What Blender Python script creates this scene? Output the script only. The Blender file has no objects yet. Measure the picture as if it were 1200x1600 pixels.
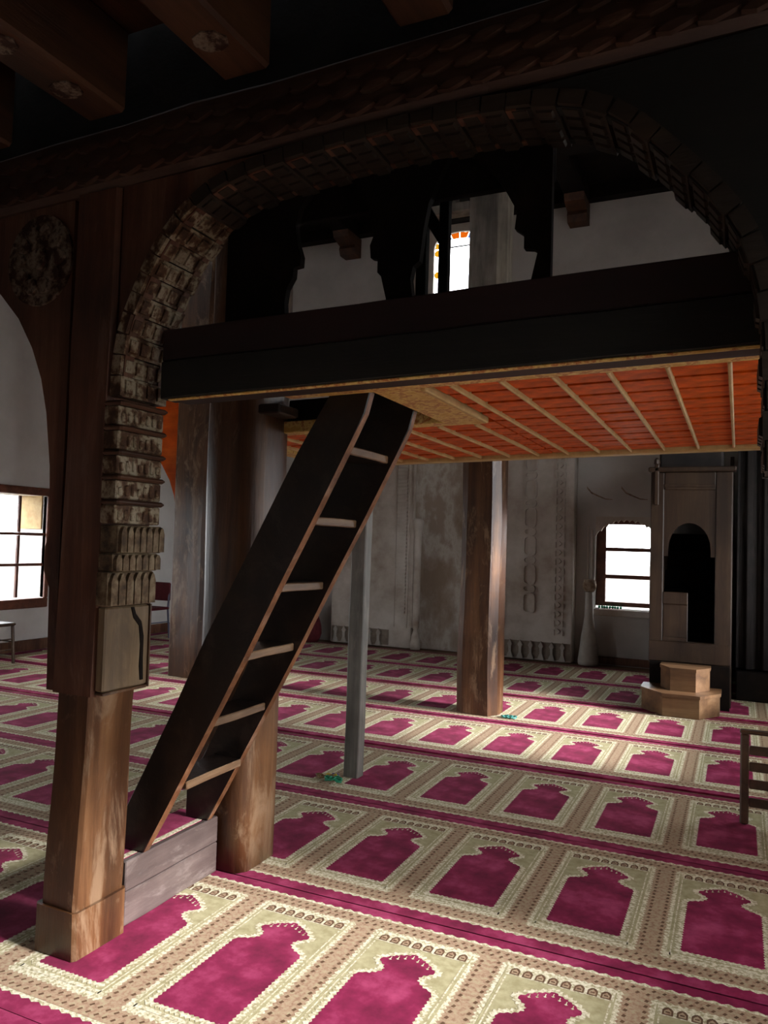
import bpy, bmesh, math, random
from mathutils import Vector, Matrix, noise
random.seed(7)
SC = bpy.context.scene
COL = SC.collection

# ------------------------------------------------------------------ camera
cam_d = bpy.data.cameras.new('camera')
cam_d.sensor_fit = 'HORIZONTAL'
cam_d.sensor_width = 36.0
cam_d.lens = 36.0 * 1210 / 1200
cam_d.clip_start = 0.05
cam_o = bpy.data.objects.new('camera', cam_d)
COL.objects.link(cam_o)
Rv = Vector((0.90883767, 0.41614162, 0.02898705))
Uv = Vector((-0.00980333, -0.0481624, 0.99879141))
Fv = Vector((-0.41703476, 0.90802342, 0.03969223))
m3 = Matrix((Rv, Uv, -Fv)).transposed()
cam_o.matrix_world = Matrix.Translation((2.20761, -3.18471, 1.5)) @ m3.to_4x4()
SC.camera = cam_o

# ------------------------------------------------------------------ world, sun, exposure
w = bpy.data.worlds.new('sky')
SC.world = w
w.use_nodes = True
bg = w.node_tree.nodes['Background']
bg.inputs['Color'].default_value = (0.93, 0.96, 1.0, 1)
bg.inputs['Strength'].default_value = 13.0
sun_d = bpy.data.lights.new('sun', 'SUN')
sun_d.energy = 10.5
sun_d.angle = math.radians(9)
sun_d.color = (1.0, 0.95, 0.96)
sun_o = bpy.data.objects.new('sun', sun_d)
COL.objects.link(sun_o)
sun_o.rotation_euler = Vector((-1.0, 0.0, -0.45)).to_track_quat('-Z', 'Y').to_euler()
sun_o.location = (8, 0, 6)
SC.view_settings.view_transform = 'Standard'
SC.view_settings.look = 'None'
SC.view_settings.gamma = 1.0
SC.view_settings.exposure = 0.0
SC.view_settings.use_curve_mapping = False
SC.cycles.max_bounces = 10
SC.cycles.diffuse_bounces = 6
SC.cycles.transparent_max_bounces = 12
SC.cycles.caustics_reflective = False
SC.cycles.caustics_refractive = False
SC.cycles.sample_clamp_indirect = 6.0


def portal(name, loc, rot_dir, sx, sy):
    d = bpy.data.lights.new(name, 'AREA')
    d.shape = 'RECTANGLE'
    d.size = sx
    d.size_y = sy
    d.cycles.is_portal = True
    o = bpy.data.objects.new(name, d)
    COL.objects.link(o)
    o.location = loc
    o.rotation_euler = Vector(rot_dir).to_track_quat('-Z', 'Z').to_euler()
    return o


XW, XL, YB, YF = 3.6, -6.0, 7.3, -5.2       # room walls
# openings of each wall: (a0, a1, z0, z1)
WR = .9          # unseen right wall made thick to cut sky light on the floor beside it
OP_RIGHT = [(-2.2, -0.15, 0.86, 2.3), (2.35, 4.75, 0.86, 2.3), (2.5, 4.4, 2.5, 3.5)]  # upper right opening is unseen, added to throw sun on the far-left carpet
OP_LEFT = [(2.95, 4.15, 0.6, 1.98), (.6, 1.8, 0.6, 1.98), (-1.2, 0, .6, 1.98)]  # left openings after the timber window are unseen, added to brighten the left carpet
OP_BACK = [(0.48, 1.26, 0.72, 1.93), (-2.25, -1.12, 5.16, 6.34)]
OP_FRONT = []
for i, (a0, a1, z0, z1) in enumerate(OP_RIGHT):
    portal('window_portal', (XW + WR - .02, (a0 + a1) / 2, (z0 + z1) / 2), (-1, 0, 0), a1 - a0, z1 - z0)
for i, (a0, a1, z0, z1) in enumerate(OP_LEFT):
    portal('window_portal', (XL - .02, (a0 + a1) / 2, (z0 + z1) / 2), (1, 0, 0), a1 - a0, z1 - z0)
for i, (a0, a1, z0, z1) in enumerate(OP_BACK):
    portal('window_portal', ((a0 + a1) / 2, YB + .02, (z0 + z1) / 2), (0, -1, 0), a1 - a0, z1 - z0)


# ------------------------------------------------------------------ materials
def new_mat(name):
    m = bpy.data.materials.new(name)
    m.use_nodes = True
    nt = m.node_tree
    return m, nt, nt.nodes['Principled BSDF']


def ramp(nt, stops):
    r = nt.nodes.new('ShaderNodeValToRGB')
    el = r.color_ramp.elements
    while len(el) > 1:
        el.remove(el[-1])
    el[0].position, el[0].color = stops[0][0], (*stops[0][1], 1)
    for p, c in stops[1:]:
        e = el.new(p)
        e.color = (*c, 1)
    return r


def noise_node(nt, scale, detail=6, rough=.6, stretch=(1, 1, 1), dist=0.0, coord='Object'):
    tc = nt.nodes.new('ShaderNodeTexCoord')
    mp = nt.nodes.new('ShaderNodeMapping')
    mp.inputs['Scale'].default_value = stretch
    nt.links.new(tc.outputs[coord], mp.inputs['Vector'])
    n = nt.nodes.new('ShaderNodeTexNoise')
    n.inputs['Scale'].default_value = scale
    n.inputs['Detail'].default_value = detail
    n.inputs['Roughness'].default_value = rough
    n.inputs['Distortion'].default_value = dist
    nt.links.new(mp.outputs['Vector'], n.inputs['Vector'])
    return n


def bump(nt, bsdf, src, strength, dist=.01):
    b = nt.nodes.new('ShaderNodeBump')
    b.inputs['Strength'].default_value = strength
    b.inputs['Distance'].default_value = dist
    nt.links.new(src, b.inputs['Height'])
    nt.links.new(b.outputs['Normal'], bsdf.inputs['Normal'])


def wood(name, dark, mid, light, axis='z', rough=.55, scale=9, b=.5, spec=.5, worn=None, wf=.7):
    m, nt, p = new_mat(name)
    st = {'x': (.09, 1, 1), 'y': (1, .09, 1), 'z': (1, 1, .09), 'n': (1, 1, 1)}[axis]
    n = noise_node(nt, scale, 9, .68, st, .35)
    r = ramp(nt, [(.3, dark), (.5, mid), (.72, light)])
    nt.links.new(n.outputs['Fac'], r.inputs['Fac'])
    n2 = noise_node(nt, 2.2, 4, .6, (1, 1, 1))
    mx = nt.nodes.new('ShaderNodeMix')
    mx.data_type = 'RGBA'
    mx.blend_type = 'MULTIPLY'
    mx.inputs[0].default_value = .75
    r2 = ramp(nt, [(.32, (.45, .42, .4)), (.62, (1.15, 1.1, 1.05))])
    nt.links.new(n2.outputs['Fac'], r2.inputs['Fac'])
    nt.links.new(r.outputs['Color'], mx.inputs[6])
    nt.links.new(r2.outputs['Color'], mx.inputs[7])
    col = mx.outputs[2]
    if worn:
        st2 = tuple(.3 if v < 1 else 1 for v in st)
        n3 = noise_node(nt, 7, 7, .72, st2, .6)
        r3 = ramp(nt, [(.54, (0, 0, 0)), (.64, (wf, wf, wf))])
        nt.links.new(n3.outputs['Fac'], r3.inputs['Fac'])
        m4 = nt.nodes.new('ShaderNodeMix')
        m4.data_type = 'RGBA'
        nt.links.new(r3.outputs['Color'], m4.inputs[0])
        nt.links.new(col, m4.inputs[6])
        m4.inputs[7].default_value = (*worn, 1)
        col = m4.outputs[2]
    nt.links.new(col, p.inputs['Base Color'])
    p.inputs['Roughness'].default_value = rough
    p.inputs['Specular IOR Level'].default_value = spec
    bump(nt, p, n.outputs['Fac'], b, .012)
    return m


def mottled(name, stops, scale=4, rough=.9, b=.25, stretch=(1, 1, 1), spec=.3, detail=8, dist=.02):
    m, nt, p = new_mat(name)
    n = noise_node(nt, scale, detail, .62, stretch)
    r = ramp(nt, stops)
    nt.links.new(n.outputs['Fac'], r.inputs['Fac'])
    nt.links.new(r.outputs['Color'], p.inputs['Base Color'])
    p.inputs['Roughness'].default_value = rough
    p.inputs['Specular IOR Level'].default_value = spec
    if b:
        bump(nt, p, n.outputs['Fac'], b, dist)
    return m


M = {}
M['old_wood'] = wood('old_wood', (.02, .008, .003), (.07, .032, .013), (.15, .075, .034), 'z', .5, 8, .6, worn=(.16, .11, .07), wf=0.6)
M['old_wood_x'] = wood('old_wood_x', (.014, .007, .003), (.045, .022, .01), (.1, .05, .022), 'x', .55, 8, .5)
M['old_wood_y'] = wood('old_wood_y', (.02, .007, .003), (.06, .022, .008), (.12, .05, .02), 'y', .55, 8, .5)
M['red_wood'] = wood('red_wood', (.04, .013, .007), (.12, .045, .022), (.22, .11, .06), 'z', .6, 8, .5, worn=(.2, .12, .08), wf=0.45)
M['beam_wood'] = wood('beam_wood', (.018, .006, .003), (.05, .018, .008), (.09, .04, .02), 'x', .6, 8, .5, worn=(.1, .06, .04), wf=.4)
M['shaded_arch_wood'] = wood('shaded_arch_wood', (.01, .006, .003), (.025, .015, .008), (.05, .03, .017), 'x', .6, 8, .5)  # arch wood darkened so the gloom overhead sits in its colour
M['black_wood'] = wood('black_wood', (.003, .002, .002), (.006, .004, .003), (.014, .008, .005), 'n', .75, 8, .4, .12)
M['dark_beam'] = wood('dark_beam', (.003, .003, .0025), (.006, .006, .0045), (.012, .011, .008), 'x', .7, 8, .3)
M['maroon'] = wood('maroon', (.010, .002, .002), (.018, .003, .003), (.03, .006, .005), 'x', .65, 6, .2)
M['orange_paint'] = wood('orange_paint', (.46, .06, .003), (.68, .105, .005), (.78, .17, .015), 'x', .5, 6, .2, .15)
M['ochre'] = mottled('ochre', [(.4, (.6, .36, .09)), (.49, (.75, .56, .2)), (.56, (.42, .14, .04)), (.66, (.8, .62, .25))], 20, .5, .2)
M['ochre_plain'] = mottled('ochre_plain', [(.3, (.42, .26, .1)), (.7, (.62, .45, .2))], 12, .5, .2)
M['pale_wood'] = wood('pale_wood', (.06, .038, .018), (.135, .09, .045), (.23, .165, .095), 'z', .6, 10, .5, worn=(.07, .045, .025), wf=0.7)
M['weathered'] = wood('weathered', (.1, .09, .08), (.24, .22, .19), (.38, .35, .31), 'z', .7, 9, .5)
M['aged_carving'] = mottled('aged_carving', [(.34, (.035, .02, .01)), (.5, (.11, .072, .038)), (.64, (.2, .15, .09))], 22, .7, .5)
M['frieze'] = mottled('frieze', [(.3, (.14, .11, .085)), (.7, (.24, .2, .16))], 10, .9, .3)
M['grey_wood'] = wood('grey_wood', (.045, .032, .03), (.09, .067, .062), (.15, .12, .11), 'y', .5, 8, .4, worn=(.25, .21, .19), wf=0.5)
M['grey_post'] = wood('grey_post', (.05, .05, .045), (.13, .13, .115), (.24, .22, .2), 'z', .6, 10, .4, worn=(.22, .19, .16), wf=0.5)
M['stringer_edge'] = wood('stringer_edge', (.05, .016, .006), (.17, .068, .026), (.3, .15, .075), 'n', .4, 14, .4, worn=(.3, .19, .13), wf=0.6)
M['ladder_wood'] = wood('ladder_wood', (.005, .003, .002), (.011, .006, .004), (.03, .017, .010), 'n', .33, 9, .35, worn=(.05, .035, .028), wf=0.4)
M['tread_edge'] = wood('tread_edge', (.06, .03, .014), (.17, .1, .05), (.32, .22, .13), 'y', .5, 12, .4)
M['orange_log'] = wood('orange_log', (.022, .008, .003), (.08, .033, .012), (.2, .1, .042), 'z', .38, 7, .6, worn=(.26, .17, .1), wf=0.7)
M['window_wood'] = wood('window_wood', (.07, .022, .012), (.16, .055, .03), (.24, .09, .05), 'n', .45, 9, .2)
M['minbar_wood'] = wood('minbar_wood', (.012, .006, .003), (.035, .019, .01), (.065, .04, .022), 'z', .5, 8, .3)
M['step_wood'] = wood('step_wood', (.08, .04, .018), (.16, .088, .04), (.24, .15, .08), 'x', .45, 8, .3)
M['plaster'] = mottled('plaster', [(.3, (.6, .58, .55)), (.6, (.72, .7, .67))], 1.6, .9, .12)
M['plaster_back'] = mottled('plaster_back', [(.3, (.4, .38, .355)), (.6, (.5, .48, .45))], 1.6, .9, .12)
M['plaster_low'] = mottled('plaster_low', [(.32, (.36, .29, .23)), (.5, (.52, .47, .41)), (.66, (.62, .58, .53))], 1.3, .9, .2)
M['carved'] = mottled('carved', [(.3, (.25, .195, .15)), (.46, (.41, .36, .31)), (.62, (.53, .49, .44))], 1.7, .9, .35)
M['peeled'] = mottled('peeled', [(.4, (.25, .19, .14)), (.49, (.33, .27, .22)), (.56, (.46, .42, .37)), (.62, (.31, .25, .2))], 1.9, .9, .5, (1, 1, .55), dist=.03)
M['stain'] = mottled('stain', [(.4, (.16, .1, .06)), (.6, (.34, .27, .2))], 12, .95, .4)
M['stone'] = mottled('stone', [(.3, (.3, .27, .23)), (.7, (.44, .41, .37))], 6, .85, .3)
M['ground'] = mottled('ground', [(.3, (.085, .078, .065)), (.7, (.12, .11, .09))], .6, .95, 0)
M['floor_boards'] = wood('floor_boards', (.1, .05, .025), (.2, .1, .05), (.3, .17, .09), 'x', .7, 6, .3)
M['flaked_paint'] = mottled('flaked_paint', [(.40, (.05, .022, .01)), (.48, (.1, .05, .024)), (.54, (.25, .2, .13)), (.6, (.32, .27, .19)), (.67, (.1, .05, .022))], 17, .7, .6, (1, 1, .8))
M['rosette_paint'] = mottled('rosette_paint', [(.44, (.035, .012, .006)), (.52, (.14, .1, .07)), (.58, (.2, .16, .12)), (.66, (.035, .014, .008))], 16, .75, .5)
M['black_cloth'] = mottled('black_cloth', [(.3, (.012, .01, .01)), (.7, (.025, .02, .018))], 8, .8, .1)
M['seat_red'] = mottled('seat_red', [(.3, (.07, .008, .012)), (.7, (.11, .014, .02))], 20, .8, .1)
M['chair_metal'] = mottled('chair_metal', [(.3, (.09, .09, .14)), (.7, (.14, .14, .2))], 10, .4, 0)
M['chair_wood'] = wood('chair_wood', (.03, .016, .009), (.07, .04, .022), (.12, .07, .04), 'n', .45, 9, .2)
# carpet
M['pile_red'] = mottled('pile_red', [(.32, (.13, .007, .033)), (.5, (.23, .014, .062)), (.7, (.4, .055, .14))], 6, 1, .12, spec=.05, dist=.004)
M['pile_olive'] = mottled('pile_olive', [(.35, (.33, .3, .155)), (.65, (.47, .435, .255))], 24, 1, .1, spec=.05, dist=.003)
M['pile_cream'] = mottled('pile_cream', [(.4, (.36, .325, .18)), (.49, (.6, .56, .38)), (.6, (.78, .74, .57))], 75, 1, .1, spec=.05, dist=.003)
M['pile_tan'] = mottled('pile_tan', [(.38, (.3, .19, .12)), (.5, (.4, .28, .18)), (.64, (.42, .36, .22))], 60, 1, .1, spec=.05, dist=.003)
M['pile_dark'] = mottled('pile_dark', [(.35, (.1, .06, .035)), (.65, (.17, .1, .06))], 30, 1, .05, spec=.05, dist=.003)
for nm in ('pile_red', 'pile_olive', 'pile_cream', 'pile_tan'):
    pb = M[nm].node_tree.nodes['Principled BSDF']
    pb.inputs['Sheen Weight'].default_value = .04
    pb.inputs['Sheen Roughness'].default_value = .5
    pb.inputs['Sheen Tint'].default_value = (1, .92, .92, 1)
for i, (nm, c) in enumerate([('thread_green', (.03, .3, .16)), ('thread_yellow', (.55, .4, .05)), ('thread_violet', (.08, .05, .25)), ('thread_brown', (.2, .13, .06)), ('thread_teal', (.1, .42, .38))]):
    M[nm] = mottled(nm, [(.3, tuple(v * .8 for v in c)), (.7, c)], 30, .6, 0)


def glass(name, col, dirt=.0):
    m = bpy.data.materials.new(name)
    m.use_nodes = True
    nt = m.node_tree
    nt.nodes.remove(nt.nodes['Principled BSDF'])
    out = nt.nodes['Material Output']
    t = nt.nodes.new('ShaderNodeBsdfTransparent')
    t.inputs['Color'].default_value = (*col, 1)
    g = nt.nodes.new('ShaderNodeBsdfGlossy')
    g.inputs['Roughness'].default_value = .08
    mx = nt.nodes.new('ShaderNodeMixShader')
    n = noise_node(nt, 7, 4, .6)
    r = ramp(nt, [(.4, (.04, .04, .04)), (.8, (.1, .1, .1))])
    nt.links.new(n.outputs['Fac'], r.inputs['Fac'])
    nt.links.new(r.outputs['Color'], mx.inputs[0])
    nt.links.new(t.outputs[0], mx.inputs[1])
    nt.links.new(g.outputs[0], mx.inputs[2])
    nt.links.new(mx.outputs[0], out.inputs['Surface'])
    return m


M['glass'] = glass('glass', (.95, .95, .95))
M['glass_orange'] = glass('glass_orange', (.27, .11, .02))
M['glass_yellow'] = glass('glass_yellow', (.28, .19, .035))
M['glass_blue'] = glass('glass_blue', (.13, .17, .27))


# ------------------------------------------------------------------ mesh helpers
def obj(name, bm, mats, parent=None, smooth=False):
    me = bpy.data.meshes.new(name)
    bmesh.ops.recalc_face_normals(bm, faces=bm.faces)
    bm.to_mesh(me)
    bm.free()
    if not isinstance(mats, (list, tuple)):
        mats = [mats]
    for m in mats:
        me.materials.append(M[m])
    if smooth:
        for p in me.polygons:
            p.use_smooth = True
    o = bpy.data.objects.new(name, me)
    COL.objects.link(o)
    if parent is not None:
        o.parent = parent
        if parent.type == 'EMPTY' or True:
            o.matrix_parent_inverse = parent.matrix_basis.inverted()
    return o


def thing(name, label, cat, loc, group=None):
    o = bpy.data.objects.new(name, None)
    o.empty_display_size = .1
    COL.objects.link(o)
    o.location = loc
    o['label'] = label
    o['category'] = cat
    if group:
        o['group'] = group
    return o


def tag(o, label, cat, group=None):
    o['label'] = label
    o['category'] = cat
    if group:
        o['group'] = group
    return o


def struct(o):
    o['kind'] = 'structure'
    return o


def B():
    return bmesh.new()


def box(bm, x0, x1, y0, y1, z0, z1, bev=0.0, mi=0, tilt=0.0, tx=0.0, jit=0.0, cuts=0, axis=2):
    """box; tilt adds z slope along x about tx; jit roughens the sides along the axis"""
    lo, hi = (x0, y0, z0), (x1, y1, z1)
    n = cuts + 1
    o = [i for i in range(3) if i != axis]
    bv = min(bev, .45 * (hi[o[0]] - lo[o[0]]), .45 * (hi[o[1]] - lo[o[1]]))
    if bv > 0:
        prof = []
        for sa, sb in ((-1, -1), (1, -1), (1, 1), (-1, 1)):
            ca, cb = (hi if sa > 0 else lo)[o[0]], (hi if sb > 0 else lo)[o[1]]
            p1, p2 = (ca - sa * bv, cb), (ca, cb - sb * bv)
            prof += [p1, p2] if sa * sb < 0 else [p2, p1]
    else:
        prof = [(lo[o[0]], lo[o[1]]), (hi[o[0]], lo[o[1]]), (hi[o[0]], hi[o[1]]), (lo[o[0]], hi[o[1]])]
    ca, cb = (lo[o[0]] + hi[o[0]]) / 2, (lo[o[1]] + hi[o[1]]) / 2
    levels = [(lo[axis] + (hi[axis] - lo[axis]) * k / n, 0) for k in range(n + 1)]
    if bv > 0:
        be = min(bv, .45 * (hi[axis] - lo[axis]))
        if n == 1:
            levels = [(lo[axis], be), (lo[axis] + be, 0), (hi[axis] - be, 0), (hi[axis], be)]
        else:
            levels = [(lo[axis], be), (lo[axis] + be * .9, 0)] + levels[1:-1] + [(hi[axis] - be * .9, 0), (hi[axis], be)]
    rings = []
    for lv, ins in levels:
        ring = []
        for p in prof:
            q = [0, 0, 0]
            q[axis] = lv
            q[o[0]] = p[0] - math.copysign(min(ins, abs(p[0] - ca)), p[0] - ca)
            q[o[1]] = p[1] - math.copysign(min(ins, abs(p[1] - cb)), p[1] - cb)
            v = Vector(q)
            if jit:
                nn = noise.noise_vector(v * 5.3 + Vector((x0 * 7, y0 * 3, 1)))
                nn[axis] = 0
                v += nn * jit
            if tilt:
                v.z += tilt * (v.x - tx)
            ring.append(bm.verts.new(v))
        rings.append(ring)
    m = len(prof)
    fs = [bm.faces.new(rings[0][::-1]), bm.faces.new(rings[-1])]
    for r0, r1 in zip(rings, rings[1:]):
        for i in range(m):
            fs.append(bm.faces.new((r0[i], r0[(i + 1) % m], r1[(i + 1) % m], r1[i])))
    for f in fs:
        f.material_index = mi
    return [v for r in rings for v in r]


def prism(bm, pts, ext, axis, a0, mi=0):
    """extrude polygon pts (2-D) from a0 to ext along axis: 'y' -> (x,z), 'x' -> (y,z), 'z' -> (x,y)"""
    def P(p, a):
        return {'y': (p[0], a, p[1]), 'x': (a, p[0], p[1]), 'z': (p[0], p[1], a)}[axis]
    v0 = [bm.verts.new(P(p, a0)) for p in pts]
    v1 = [bm.verts.new(P(p, ext)) for p in pts]
    n = len(pts)
    fs = [bm.faces.new(v0), bm.faces.new(v1[::-1])]
    for i in range(n):
        fs.append(bm.faces.new((v0[i], v1[i], v1[(i + 1) % n], v0[(i + 1) % n])))
    for f in fs:
        f.material_index = mi
    return fs


def loft(bm, secs, mi=0, cap=True):
    rings = [[bm.verts.new(p) for p in s] for s in secs]
    n = len(rings[0])
    fs = []
    for a, b in zip(rings, rings[1:]):
        for i in range(n):
            fs.append(bm.faces.new((a[i], a[(i + 1) % n], b[(i + 1) % n], b[i])))
    if cap:
        fs.append(bm.faces.new(rings[0][::-1]))
        fs.append(bm.faces.new(rings[-1]))
    for f in fs:
        f.material_index = mi
    return fs


def tube(bm, pts, r, n=8, mi=0):
    secs = []
    up = Vector((0, 0, 1))
    for i, p in enumerate(pts):
        p = Vector(p)
        d = (Vector(pts[min(i + 1, len(pts) - 1)]) - Vector(pts[max(i - 1, 0)])).normalized()
        a = d.cross(up if abs(d.z) < .9 else Vector((1, 0, 0))).normalized()
        b = d.cross(a)
        rr = r[i] if isinstance(r, (list, tuple)) else r
        secs.append([p + (a * math.cos(t) + b * math.sin(t)) * rr for t in [2 * math.pi * k / n for k in range(n)]])
    return loft(bm, secs, mi)


def lathe(bm, prof, cx, cy, n=16, mi=0):
    secs = [[(cx + r * math.cos(2 * math.pi * k / n), cy + r * math.sin(2 * math.pi * k / n), z) for k in range(n)] for r, z in prof]
    return loft(bm, secs, mi)


def rough_post(bm, x0, x1, y0, y1, z0, z1, cham, seed, lean=(0, 0), jit=.012, nz=14, taper=1.0, mi=0):
    """old hewn post: chamfered section lofted upward with wobble"""
    secs = []
    cx, cy, hx, hy = (x0 + x1) / 2, (y0 + y1) / 2, (x1 - x0) / 2, (y1 - y0) / 2
    base = [(-1, -1), (0, -1), (1, -1), (1, 0), (1, 1), (0, 1), (-1, 1), (-1, 0)]
    for k in range(nz + 1):
        t = k / nz
        z = z0 + t * (z1 - z0)
        s = 1 + (taper - 1) * t
        ring = []
        for cxs, cys in base:
            if cxs and cys:
                for q in ((cxs * (hx - cham), cys * hy), (cxs * hx, cys * (hy - cham))):
                    ring.append(q)
            else:
                ring.append((cxs * hx, cys * hy))
        ring.sort(key=lambda q: math.atan2(q[1], q[0]))
        pr = []
        for q in ring:
            n = noise.noise_vector(Vector((q[0] * 6 + seed, q[1] * 6, z * 2.2)))
            pr.append((cx + lean[0] * t + q[0] * s + n.x * jit, cy + lean[1] * t + q[1] * s + n.y * jit, z))
        secs.append(pr)
    return loft(bm, secs, mi)


# ================================================================== SETTING
def wall_with_openings(name, axis, a_in, a_out, lo, hi, z0, z1, ops, mat):
    """wall slab: axis 'x' = plane of constant x running along y"""
    bm = B()
    cuts = sorted({lo, hi} | {o[0] for o in ops} | {o[1] for o in ops})
    for c0, c1 in zip(cuts, cuts[1:]):
        col = sorted([o for o in ops if o[0] <= c0 + 1e-6 and o[1] >= c1 - 1e-6], key=lambda o: o[2])
        zz = z0
        spans = []
        for o in col:
            spans.append((zz, o[2]))
            zz = o[3]
        spans.append((zz, z1))
        for s0, s1 in spans:
            if s1 - s0 < 1e-4:
                continue
            if axis == 'x':
                box(bm, min(a_in, a_out), max(a_in, a_out), c0, c1, s0, s1)
            else:
                box(bm, c0, c1, min(a_in, a_out), max(a_in, a_out), s0, s1)
    bmesh.ops.remove_doubles(bm, verts=bm.verts, dist=1e-5)
    return struct(obj(name, bm, mat))


ZR = 6.35
ZF = .005      # top of the pile
SL = .03       # sag of the old beams along x
bm = B(); box(bm, XL - .5, XW + .5, YF - .5, YB + .5, -.2, -.012); struct(obj('floor', bm, 'floor_boards'))
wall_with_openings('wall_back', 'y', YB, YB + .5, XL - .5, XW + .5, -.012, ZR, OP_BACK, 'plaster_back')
wall_with_openings('wall_left', 'x', XL, XL - .5, YF, YB, -.012, ZR, OP_LEFT, 'plaster')
wall_with_openings('wall_right', 'x', XW, XW + WR, YF, YB, -.012, ZR, OP_RIGHT, 'plaster')
wall_with_openings('wall_front', 'y', YF - .5, YF, XL - .5, XW + .5, -.012, ZR, OP_FRONT, 'plaster')
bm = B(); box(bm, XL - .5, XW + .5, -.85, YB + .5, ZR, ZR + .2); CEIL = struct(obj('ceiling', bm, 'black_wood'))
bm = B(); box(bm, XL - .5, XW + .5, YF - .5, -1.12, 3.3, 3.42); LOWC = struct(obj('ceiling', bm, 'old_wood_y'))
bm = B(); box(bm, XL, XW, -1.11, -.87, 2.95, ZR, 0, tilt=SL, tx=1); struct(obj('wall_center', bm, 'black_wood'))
bm = B(); bmesh.ops.create_circle(bm, cap_ends=True, radius=90, segments=32, matrix=Matrix.Translation((0, 0, -.25))); struct(obj('ground', bm, 'ground'))
bm = B(); box(bm, XL, XL + .03, YF, YB, .003, .14, .006); struct(obj('baseboard_left', bm, 'red_wood'))
bm = B(); box(bm, .32, 1.4, YB - .03, YB, .003, .1, .005); struct(obj('baseboard_back', bm, 'red_wood'))
# joists of the low ceiling, painted
for i, x in enumerate([-2.55, -1.75, -1.05, -.45, .12, .72, 1.35, 1.95, 2.6, 3.2]):
    bm = B()
    box(bm, x - .09, x + .09, -3.6, -1.125, 3.03 + SL * (x - 1), 3.3, .012, jit=.006, cuts=8, axis=1)
    j = obj('joist', bm, 'old_wood_y', LOWC)
    bm = B()
    for k in range(9):
        y = -3.4 + k * .26
        pts = [(x - .06 + .06 * math.cos(t) + .06, y + .05 * math.sin(t)) for t in [2 * math.pi * q / 8 for q in range(8)]]
        prism(bm, pts, 3.025 + SL * (x - 1), 'z', 3.0315 + SL * (x - 1))
    obj('painted_flower', bm, 'rosette_paint', j)
# roof beams of the nave, running toward the back wall, with corbels
for i, x in enumerate([-4.9, -3.25, .2, 1.95]):
    bm = B(); box(bm, x - .14, x + .14, -.8, YB - .01, 6.15, ZR, .02); obj('roof_beam', bm, 'black_wood', CEIL)
    bm = B()
    pr = [(YB - .005, 5.86), (YB - .2, 5.86), (YB - .24, 5.95), (YB - .22, 6.0), (YB - .42, 6.06), (YB - .46, 6.15), (YB - .005, 6.15)]
    prism(bm, pr, x + .13, 'x', x - .13)
    obj('corbel', bm, 'old_wood_y', CEIL)
bm = B(); box(bm, XL, XW, YB - .16, YB - .002, 6.17, ZR); obj('wall_plate', bm, 'black_wood', CEIL)


# ---- window 1: timber window in the left wall
def window_left():
    y0, y1, z0, z1 = 2.95, 4.15, .6, 1.98
    bm = B()
    t = .1
    xi = XL + .03
    box(bm, XL - .06, xi, y0 - t, y1 + .06, z1, z1 + t, .008)
    box(bm, XL - .06, xi, y0 - t, y1 + .06, z0 - .06, z0 + .06, .008)
    box(bm, XL - .06, xi, y0 - t, y0, z0 + .06, z1, .008)
    box(bm, XL - .06, xi, y1, y1 + .06, z0 + .06, z1, .008)
    fr = struct(obj('window', bm, 'window_wood'))
    fr.name = 'window_1'
    zs = [z0 + .06, 1.09, 1.48, z1]
    ys = [y0, 3.36, 3.76, y1]
    for z in zs[1:3]:
        bm = B(); box(bm, XL - .055, XL - .01, y0, y1, z - .018, z + .018, .004); obj('glazing_bar', bm, 'window_wood', fr)
    for y in ys[1:3]:
        for za, zb in zip(zs, zs[1:]):
            bm = B(); box(bm, XL - .05, XL - .015, y - .018, y + .018, za + .019, zb - .019, .004); obj('glazing_bar', bm, 'window_wood', fr)
    for a, b in zip(ys, ys[1:]):
        for c, d in zip(zs, zs[1:]):
            bm = B(); box(bm, XL - .035, XL - .031, a + .018, b - .018, c + .018, d - .018); obj('pane', bm, 'glass', fr)
    bm = B()
    box(bm, XL - .5, XL - .07, y1 - .02, y1 - .001, 1.55, z1)
    obj('reveal_board', bm, 'ochre_plain', fr)
    return fr


window_left()


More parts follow.
